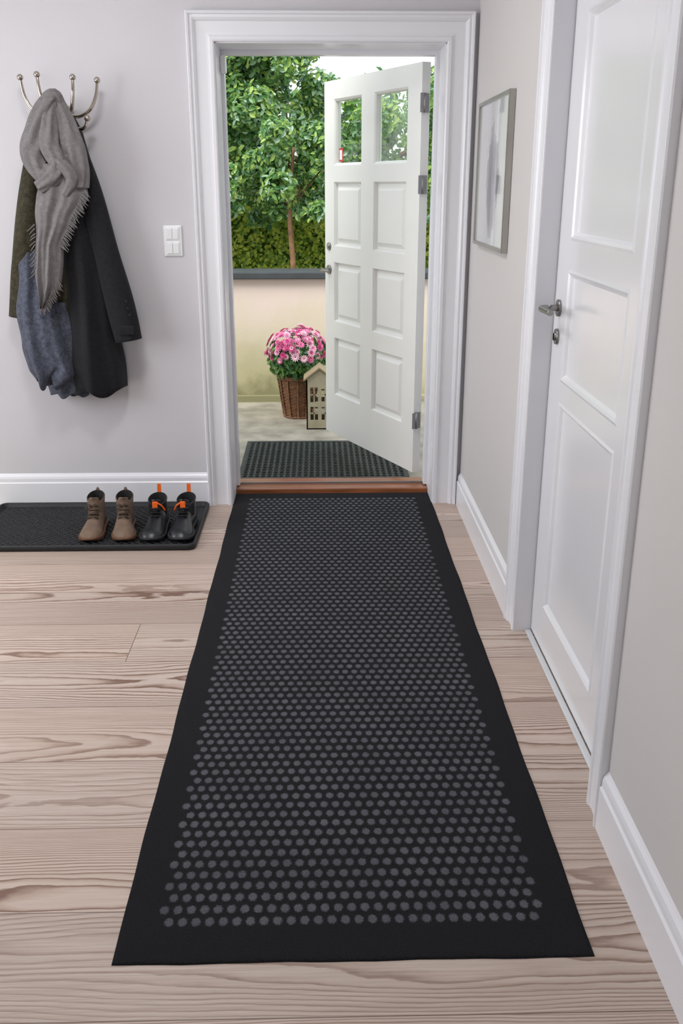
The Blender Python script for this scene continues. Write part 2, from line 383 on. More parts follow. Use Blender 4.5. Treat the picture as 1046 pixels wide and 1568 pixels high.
# ------------------------------------------------------------ panelled leaves
def leaf(b,W,z0,z1,T,cells,m,prof,glass=None):
    ss=sorted(set([0,W]+[c[0] for c in cells]+[c[1] for c in cells])); zs=sorted(set([z0,z1]+[c[2] for c in cells]+[c[3] for c in cells]))
    def cellat(s,z):
        for c in cells:
            if c[0]<s<c[1] and c[2]<z<c[3]: return c
    k=b.mi(m)
    for i in range(len(ss)-1):
        for j in range(len(zs)-1):
            if cellat((ss[i]+ss[i+1])/2,(zs[j]+zs[j+1])/2) is None:
                b.box(ss[i],ss[i+1],0,T,zs[j],zs[j+1],m)
    for c in cells:
        s0,s1,a,e,kind=c
        for side in (0,1):
            Y=(lambda d: d) if side==0 else (lambda d: T-d)
            if kind=='p':
                rings=[[Vector((s0+i,Y(d),a+i)),Vector((s1-i,Y(d),a+i)),Vector((s1-i,Y(d),e-i)),Vector((s0+i,Y(d),e-i))] for i,d in prof]
                b.loft(rings,m,cap0=False,cap1=True,smooth=False)
            else:
                pr=[(0,0),(0.010,0.006),(0.014,0.016),(0.014,T/2)]
                rings=[[Vector((s0+i,Y(d),a+i)),Vector((s1-i,Y(d),a+i)),Vector((s1-i,Y(d),e-i)),Vector((s0+i,Y(d),e-i))] for i,d in pr]
                b.loft(rings,m,cap0=False,cap1=False,smooth=False)
        if kind=='g':
            b.box(s0+0.012,s1-0.012,T/2-0.003,T/2+0.003,a+0.012,e-0.012,M_glass)
def lever(b,c,outv,along,m,L=0.12):
    c=Vector(c);o=Vector(outv);a=Vector(along)
    t=bmesh.new(); bmesh.ops.create_cone(t,segments=28,radius1=0.026,radius2=0.026,depth=0.008,cap_ends=True)
    k=b.mi(m)
    for f in t.faces: f.material_index=k; f.smooth=len(f.verts)==4
    b.add(t,Matrix.Translation(c+o*0.004)@o.to_track_quat('Z','Y').to_matrix().to_4x4())
    b.tube([c,c+o*0.045,c+o*0.06+a*0.015,c+o*0.06+a*0.07,c+o*0.058+a*L],[0.010,0.0095,0.010,0.009,0.0085],m,n=14,sub=5)
def rosette(b,c,outv,m,r=0.026,key=True):
    c=Vector(c);o=Vector(outv)
    for rr,d,mm in ((r,0.008,m),(r*0.55,0.012,m)):
        t=bmesh.new(); bmesh.ops.create_cone(t,segments=28,radius1=rr,radius2=rr*0.94,depth=d,cap_ends=True)
        k=b.mi(mm)
        for f in t.faces: f.material_index=k; f.smooth=len(f.verts)==4
        b.add(t,Matrix.Translation(c+o*d/2)@o.to_track_quat('Z','Y').to_matrix().to_4x4())
hx,hy=0.526,4.742; fx,fy=0.080,5.67
ang=math.atan2(fy-hy,fx-hx); W1=1.03; T1=0.045
b=MB()
prof1=[(0,0),(0.006,0.009),(0.010,0.020),(0.022,0.020),(0.044,0.006)]
cols=((0.125,0.455),(0.592,0.915)); rows=((0.31,0.65,'p'),(0.745,1.08,'p'),(1.17,1.515,'p'),(1.60,1.94,'g'))
cells=[(a,c,z0,z1,k) for a,c in cols for z0,z1,k in rows]
leaf(b,W1,0.065,2.034,T1,cells,M_fdoor,prof1)
T=T1
lever(b,(0.975,T,1.035),(0,1,0),(-1,0,0),M_steel,0.11); rosette(b,(0.975,T,1.165),(0,1,0),M_steel,0.022)
lever(b,(0.975,0,1.035),(0,-1,0),(-1,0,0),M_steel,0.11); rosette(b,(0.975,0,1.165),(0,-1,0),M_steel,0.022)
for z in (0.345,1.50,1.86):
    b.tube([(-0.009,T-0.012,z-0.042),(-0.009,T-0.012,z+0.042)],0.008,M_dsteel,n=12,sub=2)
    b.box(-0.003,0.002,0.006,T-0.006,z-0.042,z+0.042,M_dsteel)
    b.box(-0.012,-0.010,T-0.016,T+0.014,z-0.042,z+0.042,M_dsteel)
b.box(0.84,0.885,T/2+0.003,T/2+0.0045,1.62,1.69,M_red); b.box(0.848,0.877,T/2+0.0045,T/2+0.0055,1.63,1.68,M_plast)
d1=b.finish('door_1',loc=(hx,hy,0),rotz=ang)
# interior door
b=MB(); T2=0.04; W2=DY1-DY0-0.014
prof2=[(0,0),(0.008,-0.003),(0.016,0.002),(0.024,0.010),(0.040,0.010)]
cells=[(0.245,0.825,1.345,1.955,'p'),(0.245,0.825,0.925,1.262,'p'),(0.245,0.825,0.155,0.862,'p')]
leaf(b,W2,0.012,DZ-0.008,T2,cells,M_door,prof2)
lever(b,(W2-0.062,T2,1.14),(0,1,0),(-1,0,0),M_steel,0.125); rosette(b,(W2-0.062,T2,1.052),(0,1,0),M_steel,0.025)
b.box(W2-0.066,W2-0.058,T2+0.010,T2+0.014,1.042,1.062,M_dark)
b.finish('door_2',loc=(0.745+T2,DY0+0.007,0),rotz=math.pi/2)

# ------------------------------------------------------------ runner mat (thin textile with a low rounded edge)
b=MB(); x0,x1,y0,y1=-0.4345,0.5575,1.50,4.570
def edge_wob(t,s): return 0.0013*math.sin(t*9+s)+0.0007*math.sin(t*23+s*2)
def axis_pts(L,n):
    e=[0,0.0015,0.004,0.010]; return [q/L for q in e]+[0.010/L+(1-0.020/L)*i/n for i in range(1,n)]+[1-q/L for q in reversed(e)]
us=axis_pts(x1-x0,22); vs=axis_pts(y1-y0,76); nx=len(us)-1; ny=len(vs)-1
def hgt(q): return 0.0015 if q<0.0005 else 0.0032 if q<0.002 else 0.0042 if q<0.006 else 0.0046
top=[]
for j,t in enumerate(vs):
    r=[]
    for i,u in enumerate(us):
        X=x0+(x1-x0)*u+edge_wob(t*3,1)*(1-u)+edge_wob(t*3,4)*u; Yy=y0+(y1-y0)*t+edge_wob(u*2,2)*(1-t)
        h=min(hgt(min(u,1-u)*(x1-x0)),hgt(min(t,1-t)*(y1-y0)))
        r.append(b.bm.verts.new((X,Yy,h)))
    top.append(r)
k=b.mi(M_run)
for j in range(ny):
    for i in range(nx):
        f=b.bm.faces.new((top[j][i],top[j][i+1],top[j+1][i+1],top[j+1][i])); f.smooth=True; f.material_index=k
per=[top[0][i] for i in range(nx+1)]+[top[j][nx] for j in range(1,ny+1)]+[top[ny][i] for i in range(nx-1,-1,-1)]+[top[j][0] for j in range(ny-1,0,-1)]
lo=[b.bm.verts.new((v.co.x,v.co.y,0.0003)) for v in per]
for i in range(len(per)):
    j=(i+1)%len(per); b.bm.faces.new((per[i],lo[i],lo[j],per[j]))
b.bm.faces.new(list(reversed(lo)))
b.finish('runner_mat',origin=((x0+x1)/2,(y0+y1)/2+0.006,0))

# ------------------------------------------------------------ shoe tray
b=MB(); X0,X1,Y0,Y1=-1.565,-0.545,3.79,4.385
def rrect(x0,x1,y0,y1,r,z,n=6):
    pts=[]
    for cx,cy,a in ((x1-r,y1-r,0),(x0+r,y1-r,90),(x0+r,y0+r,180),(x1-r,y0+r,270)):
        for i in range(n+1):
            t=math.radians(a+90*i/n); pts.append(Vector((cx+r*math.cos(t),cy+r*math.sin(t),z)))
    return pts
rg=[]
for ins,z in ((0.006,0.001),(0.0,0.006),(0.0,0.022),(0.003,0.027),(0.010,0.028),(0.014,0.024),(0.016,0.010),(0.022,0.007)):
    rg.append(rrect(X0+ins,X1-ins,Y0+ins,Y1-ins,0.035-ins*0.6,z))
b.loft(rg,M_rub)
k=b.mi(M_rub); r=0
yy=Y0+0.045
while yy<Y1-0.04:
    xx=X0+0.045+(0.017 if r%2 else 0)
    while xx<X1-0.04:
        dx,dy=0.013,0.007
        A=[b.bm.verts.new((xx+dx*math.cos(t*math.pi/3),yy+dy*math.sin(t*math.pi/3),0.0068)) for t in range(6)]
        B=[b.bm.verts.new((xx+dx*0.7*math.cos(t*math.pi/3),yy+dy*0.7*math.sin(t*math.pi/3),0.0125)) for t in range(6)]
        for q in range(6): b.bm.faces.new((A[q],A[(q+1)%6],B[(q+1)%6],B[q]))
        b.bm.faces.new(B)
        xx+=0.034
    yy+=0.021; r+=1
b.finish('shoe_tray')

# ------------------------------------------------------------ shoes
def shoe(name,cx,ytoe,kind,rot=0.0,z0=0.0128,mirror=1):
    b=MB(); boot=kind=='boot'; Lh=0.285 if boot else 0.295; ws=1.04 if boot else 1.14
    up=M_brown if boot else M_blk; so=M_brown2 if boot else M_rub; la=M_lace if boot else M_blk
    wt=[(0,0.014),(0.03,0.028),(0.1,0.036),(0.25,0.037),(0.45,0.036),(0.65,0.046),(0.8,0.049),(0.9,0.043),(0.97,0.028),(1.0,0.012)]
    wt=[(a,w*ws) for a,w in wt]
    ht=[(0,0.045),(0.03,0.075),(0.1,0.10),(0.3,0.11),(0.45,0.098),(0.58,0.078),(0.72,0.060),(0.85,0.052),(0.94,0.040),(1,0.020)]
    cxo=[(0,0),(0.4,0.004),(0.8,-0.004),(1,-0.008)]
    ts=[0,0.015,0.03,0.06,0.1,0.17,0.25,0.35,0.45,0.55,0.65,0.75,0.82,0.88,0.93,0.97,0.99,1.0]
    S=0.024
    rings=[]
    for t in ts:
        h=interp(ht,t); w=interp(wt,t); n=18; pts=[]
        for q in range(n):
            a=2*math.pi*q/n; ca,sa=math.cos(a),math.sin(a)
            X=interp(cxo,t)*mirror+w*math.copysign(abs(ca)**0.8,ca)
            if sa>=0:
                Z=0.018+(h-0.018)*(sa**0.85); X=interp(cxo,t)*mirror+(X-interp(cxo,t)*mirror)*(1-0.18*sa)
            else: Z=0.018
            pts.append(Vector((X,-Lh*t,Z)))
        rings.append(pts)
    b.loft(rings,up)
    N=[(t,1) for t in ts]+[(t,-1) for t in reversed(ts)]
    def outline(z,g):
        return [Vector((interp(cxo,t)*mirror+s*(interp(wt,t)+g),-Lh*t+(-g if t>0.97 else g if t<0.02 else 0),z+ (0.012*max(0,(t-0.82)/0.18)**2 if z<0.01 else 0))) for t,s in N]
    b.loft([outline(0,0.0),outline(0.004,0.004),outline(S-0.004,0.005),outline(S,0.002)],so)
    top=0.142 if boot else 0.128
    R=[]
    for z,wx,ly,cy in ((0.06,0.036,0.058,-0.068),(0.09,0.036,0.060,-0.066),(0.115,0.036,0.060,-0.062),(top,0.039,0.062,-0.060),(top+0.004,0.036,0.058,-0.060),(top-0.002,0.033,0.055,-0.060),(0.09,0.030,0.050,-0.064),(0.06,0.028,0.045,-0.066)):
        ring=[]; wx*=ws
        for q in range(20):
            a=2*math.pi*q/20; front=max(0,-math.sin(a))
            ring.append(Vector((wx*math.cos(a),cy+ly*math.sin(a),z-(0.012*front if z>0.1 else 0)+(0.010*max(0,math.sin(a)) if z>0.12 else 0))))
        R.append(ring)
    b.loft(R[:5],up,cap0=False,cap1=False); b.loft(R[4:],M_dark,cap0=False,cap1=True)
    tg=[]
    for y,z,w in ((-0.155,0.085,0.020),(-0.135,0.112,0.022),(-0.122,0.130,0.024),(-0.125,top+0.010,0.022),(-0.130,top+0.016,0.014)):
        tg.append([Vector((-w,y+0.004,z)),Vector((0,y-0.003,z+0.002)),Vector((w,y+0.004,z)),Vector((w,y+0.011,z)),Vector((0,y+0.006,z)),Vector((-w,y+0.011,z))])
    b.loft(tg,up)
    for i,(y,z) in enumerate(((-0.172,0.079),(-0.157,0.090),(-0.142,0.103),(-0.131,0.118))):
        w=0.024
        for sg in (1,-1):
            b.tube([(-w*sg,y+0.008,z-0.008),(0,y-0.006,z+0.006),(w*sg,y+0.002,z+0.002)],0.0024,la if boot else M_dark,n=6,sub=3)
    if boot:
        b.tube([(0,-0.128,0.128),(0.022,-0.140,0.132),(0.030,-0.146,0.112),(0.008,-0.142,0.118),(-0.020,-0.142,0.133),(-0.030,-0.146,0.110),(0,-0.136,0.122)],0.0024,la,n=6,sub=4)
        b.tube([(-0.008,0.001,0.145),(0,0.004,0.165),(0.008,0.001,0.145)],0.004,up,n=8,sub=4)
    else:
        b.loft([[Vector((-0.009,0.004,0.09)),Vector((0.009,0.004,0.09)),Vector((0.009,0.008,0.09)),Vector((-0.009,0.008,0.09))],
                [Vector((-0.009,0.002,0.14)),Vector((0.009,0.002,0.14)),Vector((0.009,0.007,0.14)),Vector((-0.009,0.007,0.14))],
                [Vector((-0.008,0.004,0.178)),Vector((0.008,0.004,0.178)),Vector((0.008,0.012,0.178)),Vector((-0.008,0.012,0.178))]],M_org,smooth=False)
        b.box(-0.012,0.012,-0.148,-0.139,0.112,0.142,M_org,0.003)
        b.tube([(0.010*mirror,-0.145,0.135),(0.030*mirror,-0.140,0.120),(0.041*mirror,-0.13,0.095)],0.004,M_org,n=8)
    o=b.finish(name,loc=(cx,ytoe+Lh,z0),rotz=rot)
    return o
shoe('brown_ankle_boot',-1.030,3.855,'boot',0.06,mirror=1)
shoe('brown_ankle_boot',-0.902,3.855,'boot',0.10,mirror=-1)
shoe('black_sneaker',-0.748,3.85,'sneaker',0.02,mirror=1)
shoe('black_sneaker',-0.612,3.85,'sneaker',-0.06,mirror=-1)

# ------------------------------------------------------------ light switch
b=MB(); b.box(-0.699,-0.617,YB-0.008,YB,1.193,1.327,M_plast,0.003)
for z0,z1 in ((1.199,1.258),(1.262,1.321)):
    b.box(-0.690,-0.626,YB-0.011,YB-0.006,z0,z1,M_plast,0.002)
    b.box(-0.684,-0.660,YB-0.015,YB-0.010,z0+0.006,z1-0.006,M_plast,0.002); b.box(-0.657,-0.632,YB-0.014,YB-0.010,z0+0.006,z1-0.006,M_plast,0.002)
b.finish('light_switch')

# ------------------------------------------------------------ coat hook
b=MB(); hxk=-1.085
b.lathe([(0.0005,-0.002),(0.03,-0.002),(0.032,-0.006),(0.026,-0.014),(0.014,-0.02),(0.012,-0.05),(0.018,-0.056),(0.018,-0.068),(0.001,-0.074)],(hxk,YB,1.79),M_chrome,axis='Y',n=24)
def arm(pts,r=0.008):
    b.tube(pts,[r,r,r,r*0.9,r*0.75][:len(pts)] if len(pts)==5 else r,M_chrome,n=12,sub=6); b.ball(pts[-1],0.0135,M_chrome,seg=16)
c0=(hxk,YB-0.06,1.79)
arm([c0,(-1.15,4.34,1.775),(-1.205,4.33,1.80),(-1.235,4.33,1.855),(-1.245,4.33,1.925)])
arm([c0,(-1.02,4.34,1.775),(-0.965,4.33,1.80),(-0.935,4.33,1.855),(-0.925,4.33,1.915)])
arm([c0,(-1.11,4.31,1.775),(-1.135,4.28,1.80),(-1.15,4.265,1.86),(-1.158,4.27,1.93)])
arm([c0,(-1.06,4.31,1.775),(-1.03,4.28,1.80),(-1.015,4.265,1.86),(-1.012,4.27,1.92)])
arm([c0,(-1.05,4.34,1.745),(-1.02,4.32,1.725),(-0.985,4.30,1.73),(-0.972,4.30,1.765)])
arm([c0,(-1.12,4.34,1.745),(-1.15,4.32,1.725),(-1.185,4.30,1.73),(-1.198,4.30,1.765)])
b.finish('coat_hook')

# ------------------------------------------------------------ hanging garments
def drape(b,rows,m,yb,folds=3,amp=0.02,nu=34,nz=46,seed=0,lean=0.0,hem=0.0,thin=0.006):
    zt=[(-r[0],r[1]) for r in rows]; xr=[(-r[0],r[2]) for r in rows]; th=[(-r[0],r[3]) for r in rows]
    za,zb=rows[0][0],rows[-1][0]; rings=[]
    R=random.Random(seed); ph=[R.uniform(0,6.28) for _ in range(6)]
    for j in range(nz+1):
        t=j/nz; z=za+(zb-za)*t; l=interp(zt,-z); r=interp(xr,-z); d=interp(th,-z)
        fr=[];bk=[]
        for i in range(nu+1):
            u=i/nu; e=math.sin(math.pi*u); prof=max(0.0,e)**0.45
            w=math.sin(2*math.pi*(folds*u+lean*t)+ph[0])+0.5*math.sin(2*math.pi*(folds*1.9*u-lean*t*1.5)+ph[1]+2*t)+0.3*math.sin(9*t+7*u+ph[2])
            a=amp*(0.35+0.65*t)*min(1,e*3)
            zz=z+hem*t*t*(math.sin(2*math.pi*folds*u+ph[3]))
            wx=0.006*math.sin(14*t+ph[4])*(1-2*u)
            X=l+(r-l)*u+wx
            fr.append(Vector((X,yb-d*prof-thin-a*(w+1.2)*0.5,zz))); bk.append(Vector((X,yb,zz)))
        rings.append(fr+list(reversed(bk)))
    b.loft(rings,m)
b=MB()
drape(b,[(1.76,-1.16,-1.05,0.05),(1.68,-1.21,-1.03,0.06),(1.55,-1.262,-1.02,0.065),(1.30,-1.315,-1.03,0.07),(1.05,-1.33,-1.05,0.075),(0.84,-1.32,-1.09,0.07)],M_olive,4.405,3,0.02,seed=1,hem=0.01)
b.tube([(-1.225,4.35,1.58),(-1.275,4.345,1.38),(-1.325,4.345,1.15),(-1.360,4.345,0.93)],[0.045,0.052,0.052,0.05],M_olive,n=18,sub=8,ripple=0.06,rk=4,flat=0.8)
b.finish('olive_tweed_jacket')
b=MB()
drape(b,[(1.22,-1.325,-1.22,0.03),(1.16,-1.350,-1.18,0.07),(0.95,-1.37,-1.17,0.10),(0.80,-1.37,-1.13,0.11),(0.70,-1.34,-1.11,0.11),(0.64,-1.31,-1.19,0.09)],M_blue,4.36,2.0,0.03,seed=5,hem=0.03)
drape(b,[(1.0,-1.24,-1.12,0.06),(0.70,-1.28,-1.06,0.07),(0.575,-1.27,-1.08,0.06)],M_blue,4.37,2,0.015,seed=9,hem=0.012)
b.finish('blue_grey_knit_sweater')
# black coat
b=MB()
drape(b,[(1.79,-1.10,-1.055,0.04),(1.70,-1.13,-1.02,0.07),(1.58,-1.15,-0.99,0.09),(1.40,-1.15,-0.965,0.10),(1.15,-1.15,-0.940,0.11),(0.90,-1.165,-0.925,0.115),(0.70,-1.185,-0.912,0.115),(0.585,-1.175,-0.912,0.10)],M_coat,4.395,1.7,0.03,seed=3,hem=0.02,lean=0.25)
sl=[(-1.035,4.33,1.66),(-0.985,4.315,1.45),(-0.94,4.31,1.22),(-0.90,4.305,1.02),(-0.868,4.305,0.83)]
b.tube(sl,[0.035,0.052,0.058,0.062,0.060],M_coat,n=26,sub=9,ripple=0.035,rk=2,flat=0.7)
b.box(-0.90,-0.835,4.255,4.266,0.862,0.90,M_coat,0.003)
for i in range(3):
    b.ball((-0.846-0.006*i,4.258,0.95+0.03*i),0.006,M_dark,sc=(1,0.5,1),seg=10)
b.loft([[Vector((-1.12,4.30,1.70)),Vector((-1.05,4.285,1.70)),Vector((-1.05,4.278,1.695)),Vector((-1.12,4.292,1.695))],
        [Vector((-1.10,4.275,1.52)),Vector((-1.03,4.267,1.50)),Vector((-1.03,4.26,1.50)),Vector((-1.10,4.267,1.52))],
        [Vector((-1.06,4.26,1.36)),Vector((-1.04,4.26,1.35)),Vector((-1.04,4.254,1.35)),Vector((-1.06,4.254,1.36))]],M_coat)
b.finish('black_wool_coat')
# scarf
b=MB()
b.tube([(-1.065,4.27,1.79),(-1.09,4.25,1.845),(-1.13,4.245,1.80),(-1.175,4.245,1.70),(-1.195,4.24,1.62),(-1.165,4.225,1.55),(-1.11,4.215,1.55),(-1.07,4.225,1.60)],[0.02,0.03,0.040,0.050,0.050,0.044,0.04,0.03],M_scarf,n=40,sub=8,ripple=0.11,rk=6,flat=0.9)
b.tube([(-1.10,4.26,1.84),(-1.115,4.235,1.76),(-1.12,4.225,1.66),(-1.09,4.21,1.585),(-1.12,4.205,1.53),(-1.18,4.21,1.49)],[0.022,0.035,0.040,0.038,0.035,0.028],M_scarf,n=40,sub=8,ripple=0.11,rk=6,flat=0.9)
b.tube([(-1.10,4.27,1.845),(-1.065,4.25,1.78),(-1.035,4.24,1.68),(-1.02,4.235,1.58),(-1.025,4.235,1.49)],[0.025,0.036,0.045,0.05,0.045],M_scarf,n=40,sub=8,ripple=0.11,rk=6,flat=0.7)
b.tube([(-1.115,4.20,1.60),(-1.06,4.195,1.57),(-1.035,4.20,1.52),(-1.07,4.205,1.46)],[0.02,0.026,0.024,0.015],M_scarf,n=24,sub=8,ripple=0.1,rk=5)
drape(b,[(1.62,-1.14,-1.00,0.03),(1.50,-1.19,-0.985,0.035),(1.455,-1.20,-0.985,0.035),(1.36,-1.215,-1.05,0.03),(1.24,-1.235,-1.105,0.03),(1.10,-1.238,-1.135,0.03),(1.03,-1.236,-1.17,0.025),(0.985,-1.234,-1.205,0.02)],M_scarf,4.250,2.5,0.026,seed=12,lean=0.4,nz=60)
fr=random.Random(3)
def fringe(p,q,n,dirv):
    for i in range(n):
        t=(i+fr.random()*0.5)/n; P0=Vector(p).lerp(Vector(q),t); L=fr.uniform(0.018,0.034); d=Vector(dirv)+Vector((fr.uniform(-.3,.3),fr.uniform(-.2,.2),0)); d.normalize()
        b.tube([P0-d*0.012,P0+d*L*0.5,P0+d*L+Vector((fr.uniform(-.004,.004),0,0))],[0.003,0.0022,0.0012],M_scarf,n=5,sub=2)
fringe((-0.985,4.222,1.47),(-1.05,4.218,1.36),18,(0.6,0,-0.8)); fringe((-1.05,4.218,1.36),(-1.108,4.218,1.235),16,(0.7,0,-0.7))
fringe((-1.135,4.218,1.10),(-1.205,4.22,0.985),22,(0.5,0,-0.85)); fringe((-1.205,4.22,0.985),(-1.236,4.22,0.985),7,(0,0,-1))
fringe((-1.225,4.222,1.34),(-1.238,4.222,1.12),12,(-0.75,0,-0.6))
b.finish('grey_fringed_scarf')

# ------------------------------------------------------------ picture frame
b=MB(); fy0,fy1,fz0,fz1=3.52,4.18,1.262,1.815; fw=0.014
for a in ((fy0,fy0+fw,fz0,fz1),(fy1-fw,fy1,fz0,fz1),(fy0+fw,fy1-fw,fz0,fz0+fw),(fy0+fw,fy1-fw,fz1-fw,fz1)):
    b.box(XR-0.024,XR-0.001,a[0],a[1],a[2],a[3],M_frame,0.0015)
b.box(XR-0.016,XR-0.002,fy0+fw,fy1-fw,fz0+fw,fz1-fw,M_art)
b.finish('picture_frame')

# ------------------------------------------------------------ exterior
GZ=-0.05
simple('terrace_ground',[(-7,8,YO,7.02,GZ-0.2,GZ),(-7,8,-4,YO,GZ-0.25,GZ-0.12)],M_conc)
b=MB(); b.box(-7,8,6.98,7.22,GZ-0.1,0.855,M_gwall); b.box(-7,8,6.93,7.27,0.855,0.905,M_cop,0.008); b.box(-7,8,6.95,6.985,GZ-0.05,0.0,M_gwall,0.006)
b.finish('garden_wall',origin=(0,7,0))
simple('garden_ground',[(-12,12,7.2,16,-0.1,0.3)],M_soil)
b=MB(); k=b.mi(M_rubg); mx0,mx1,my0,my1=-0.46,0.50,4.97,5.78; cx=0.034; cy=0.034
nxm=int((mx1-mx0-0.04)/cx); nym=int((my1-my0-0.04)/cy)
sx=(mx1-mx0-nxm*cx)/2+mx0; sy=(my1-my0-nym*cy)/2+my0
z1=GZ+0.008
for j in range(nym):
    for i in range(nxm):
        ox=sx+i*cx; oy=sy+j*cy
        sq=[(0,0),(.5,0),(1,0),(1,.5),(1,1),(.5,1),(0,1),(0,.5)]
        orient=(i+j)%2
        ra,rb=(0.46,0.36) if orient else (0.36,0.46)
        O=[b.bm.verts.new((ox+p*cx,oy+q*cy,z1)) for p,q in sq]
        I=[];D=[]
        for p,q in sq:
            a=math.atan2(q-.5,p-.5); X=ox+cx*(.5+ra*math.cos(a)); Y=oy+cy*(.5+rb*math.sin(a))
            I.append(b.bm.verts.new((X,Y,z1))); D.append(b.bm.verts.new((X,Y,GZ+0.001)))
        for q in range(8):
            w=(q+1)%8
            b.bm.faces.new((O[q],O[w],I[w],I[q])).material_index=k; b.bm.faces.new((I[q],I[w],D[w],D[q])).material_index=k
for q in ((mx0,sx,my0,my1),(sx+nxm*cx,mx1,my0,my1),(sx,sx+nxm*cx,my0,sy),(sx,sx+nxm*cx,sy+nym*cy,my1)): b.box(*q,GZ,z1+0.001,M_rubg)
b.finish('rubber_doormat',recalc=False)

# foliage
def leaves(name,pts,size,mats,elong=1.8,weights=None,droop=0.3,spread=0.6):
    V=[];F=[];MI=[]
    for (p,nrm) in pts:
        s=size*ru(0.65,1.3); n=Vector(nrm)+Vector((ru(-1,1),ru(-1,1),ru(-1,1)))*spread; n.normalize()
        a=n.cross(Vector((ru(-1,1),ru(-1,1),ru(-1,1)))); 
        if a.length<0.05: continue
        a.normalize(); a=(a+Vector((0,0,-droop))).normalized(); c=n.cross(a).normalized(); P=Vector(p); i=len(V); w=s/elong
        V+= [P-a*s*0.5, P-c*w*0.42-a*s*0.12+n*0.10*s, P-c*w*0.36+a*s*0.22+n*0.08*s, P+a*s*0.5, P+c*w*0.36+a*s*0.22+n*0.08*s, P+c*w*0.42-a*s*0.12+n*0.10*s, P+a*0.05*s]
        F+=[(i,i+1,i+6),(i+1,i+2,i+3,i+6),(i+3,i+4,i+5,i+6),(i,i+6,i+5)]
        m=random.choices(range(len(mats)),weights)[0]; MI+=[m]*4
    me=bpy.data.meshes.new(name); me.from_pydata([tuple(v) for v in V],[],F)
    for m in mats: me.materials.append(m)
    me.polygons.foreach_set('material_index',MI)
    return me
def obj(name,me,parent=None,loc=(0,0,0)):
    o=bpy.data.objects.new(name,me); SC.collection.objects.link(o); o.parent=parent; o.location=loc; return o
def empty(name,loc):
    o=bpy.data.objects.new(name,None); SC.collection.objects.link(o); o.location=loc; return o
HY=9.15
pts=[]
for _ in range(34000):
    x=ru(-4,5.5); z=ru(0.3,1.3)
    bulge=0.05*math.sin(x*5)+0.04*math.sin(z*9+x*3)
    if rnd()<0.85: pts.append(((x,HY+bulge+ru(-0.05,0.10),z),(0,-1,0.4)))
    else: pts.append(((x,ru(HY,HY+0.6),1.30+ru(-0.06,0.05)),(0,0,1)))
he=empty('clipped_hedge',(0.7,HY+0.3,0.3))
o=obj('hedge_leaves',leaves('hedge_leaves',[((p[0]-0.7,p[1]-HY-0.3,p[2]-0.3),n) for p,n in pts],0.048,HG,1.5,[0.65,0.35]),he)
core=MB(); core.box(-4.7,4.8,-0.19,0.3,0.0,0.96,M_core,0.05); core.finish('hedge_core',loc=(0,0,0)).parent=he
def tree(name,base,trunk_h,blobs,nl,size,mats,weights,seed,tr=0.05,low=None):
    random.seed(seed)
    root=empty(name,base); B=Vector(base)
    b=MB(); b.tube([(0,0,0),(0.015,0.02,trunk_h*0.5),(-0.01,0.05,trunk_h),(0.03,0.15,trunk_h+0.5)],[tr*1.2,tr,tr*0.85,tr*0.5],M_bark,n=12,sub=5)
    for (bx,by,bz,r) in blobs:
        e=Vector((bx-B.x,by-B.y+0.1,bz-B.z)); m=Vector((e.x*0.5,e.y*0.7+0.1,(trunk_h+0.25+e.z)/2))
        b.tube([(0,0.05,trunk_h*0.98),m,e],[tr*0.4,tr*0.25,tr*0.12],M_bark,n=7,sub=3)
    o=b.finish('trunk_and_branches',loc=(0,0,0)); o.parent=root
    pts=[]; tot=sum(r*r for *_,r in blobs)
    for (bx,by,bz,r) in blobs:
        nsub=max(8,int(26*r)); subs=[]
        for _ in range(nsub):
            d=Vector((ru(-1,1),ru(-1,0.6),ru(-1,1))).normalized(); subs.append((Vector((bx,by,bz))-B+d*r*ru(0.45,0.95),r*ru(0.22,0.38)))
        for _ in range(int(nl*r*r/tot)):
            c,sr=random.choice(subs); d=Vector((ru(-1,1),ru(-1,0.8),ru(-0.7,1))).normalized()
            p=c+d*sr*ru(0.7,1.05)
            if low is not None and p.z+B.z<low+0.05*math.sin(p.x*7)+ru(-0.04,0.04): continue
            pts.append((p,(d+Vector((0,-0.5,0.5))).normalized()))
    obj('leaves',leaves('leaves',pts,size,mats,2.0,weights),root)
tree('garden_tree',(-0.235,8.35,0.3),1.0,[(-0.75,8.7,1.75,0.55),(-0.2,8.45,1.6,0.42),(-1.4,8.9,1.95,0.7),(-0.45,8.75,2.2,0.6),(0.3,8.7,1.7,0.5),(-1.0,9.1,2.8,0.7),(-0.3,8.9,2.6,0.42),(0.2,8.9,2.15,0.35),(-0.6,8.6,1.45,0.4),(0.0,8.5,1.45,0.35)],48000,0.060,LG,[0.36,0.20,0.24,0.20],21,0.024,low=1.20)
tree('garden_tree',(2.2,9.1,0.3),0.9,[(0.95,9.1,1.75,0.6),(1.5,9.1,1.9,0.7),(2.0,9.3,2.3,0.8),(3.2,9.6,2.1,1.0),(1.3,9.5,2.2,0.45),(2.8,9.8,3.0,0.9),(4.2,9.8,2.4,1.0)],34000,0.066,LG,[0.38,0.2,0.30,0.12],22,0.05,low=1.15)
tree('garden_tree',(-3.4,9.8,0.3),1.2,[(-2.6,9.6,2.0,0.9),(-3.6,9.8,2.6,1.1),(-2.2,9.8,3.0,0.9),(-4.6,9.8,2.3,1.0),(-3.0,10,3.8,0.9)],24000,0.09,LG,[0.38,0.22,0.25,0.15],23,0.06,low=1.2)
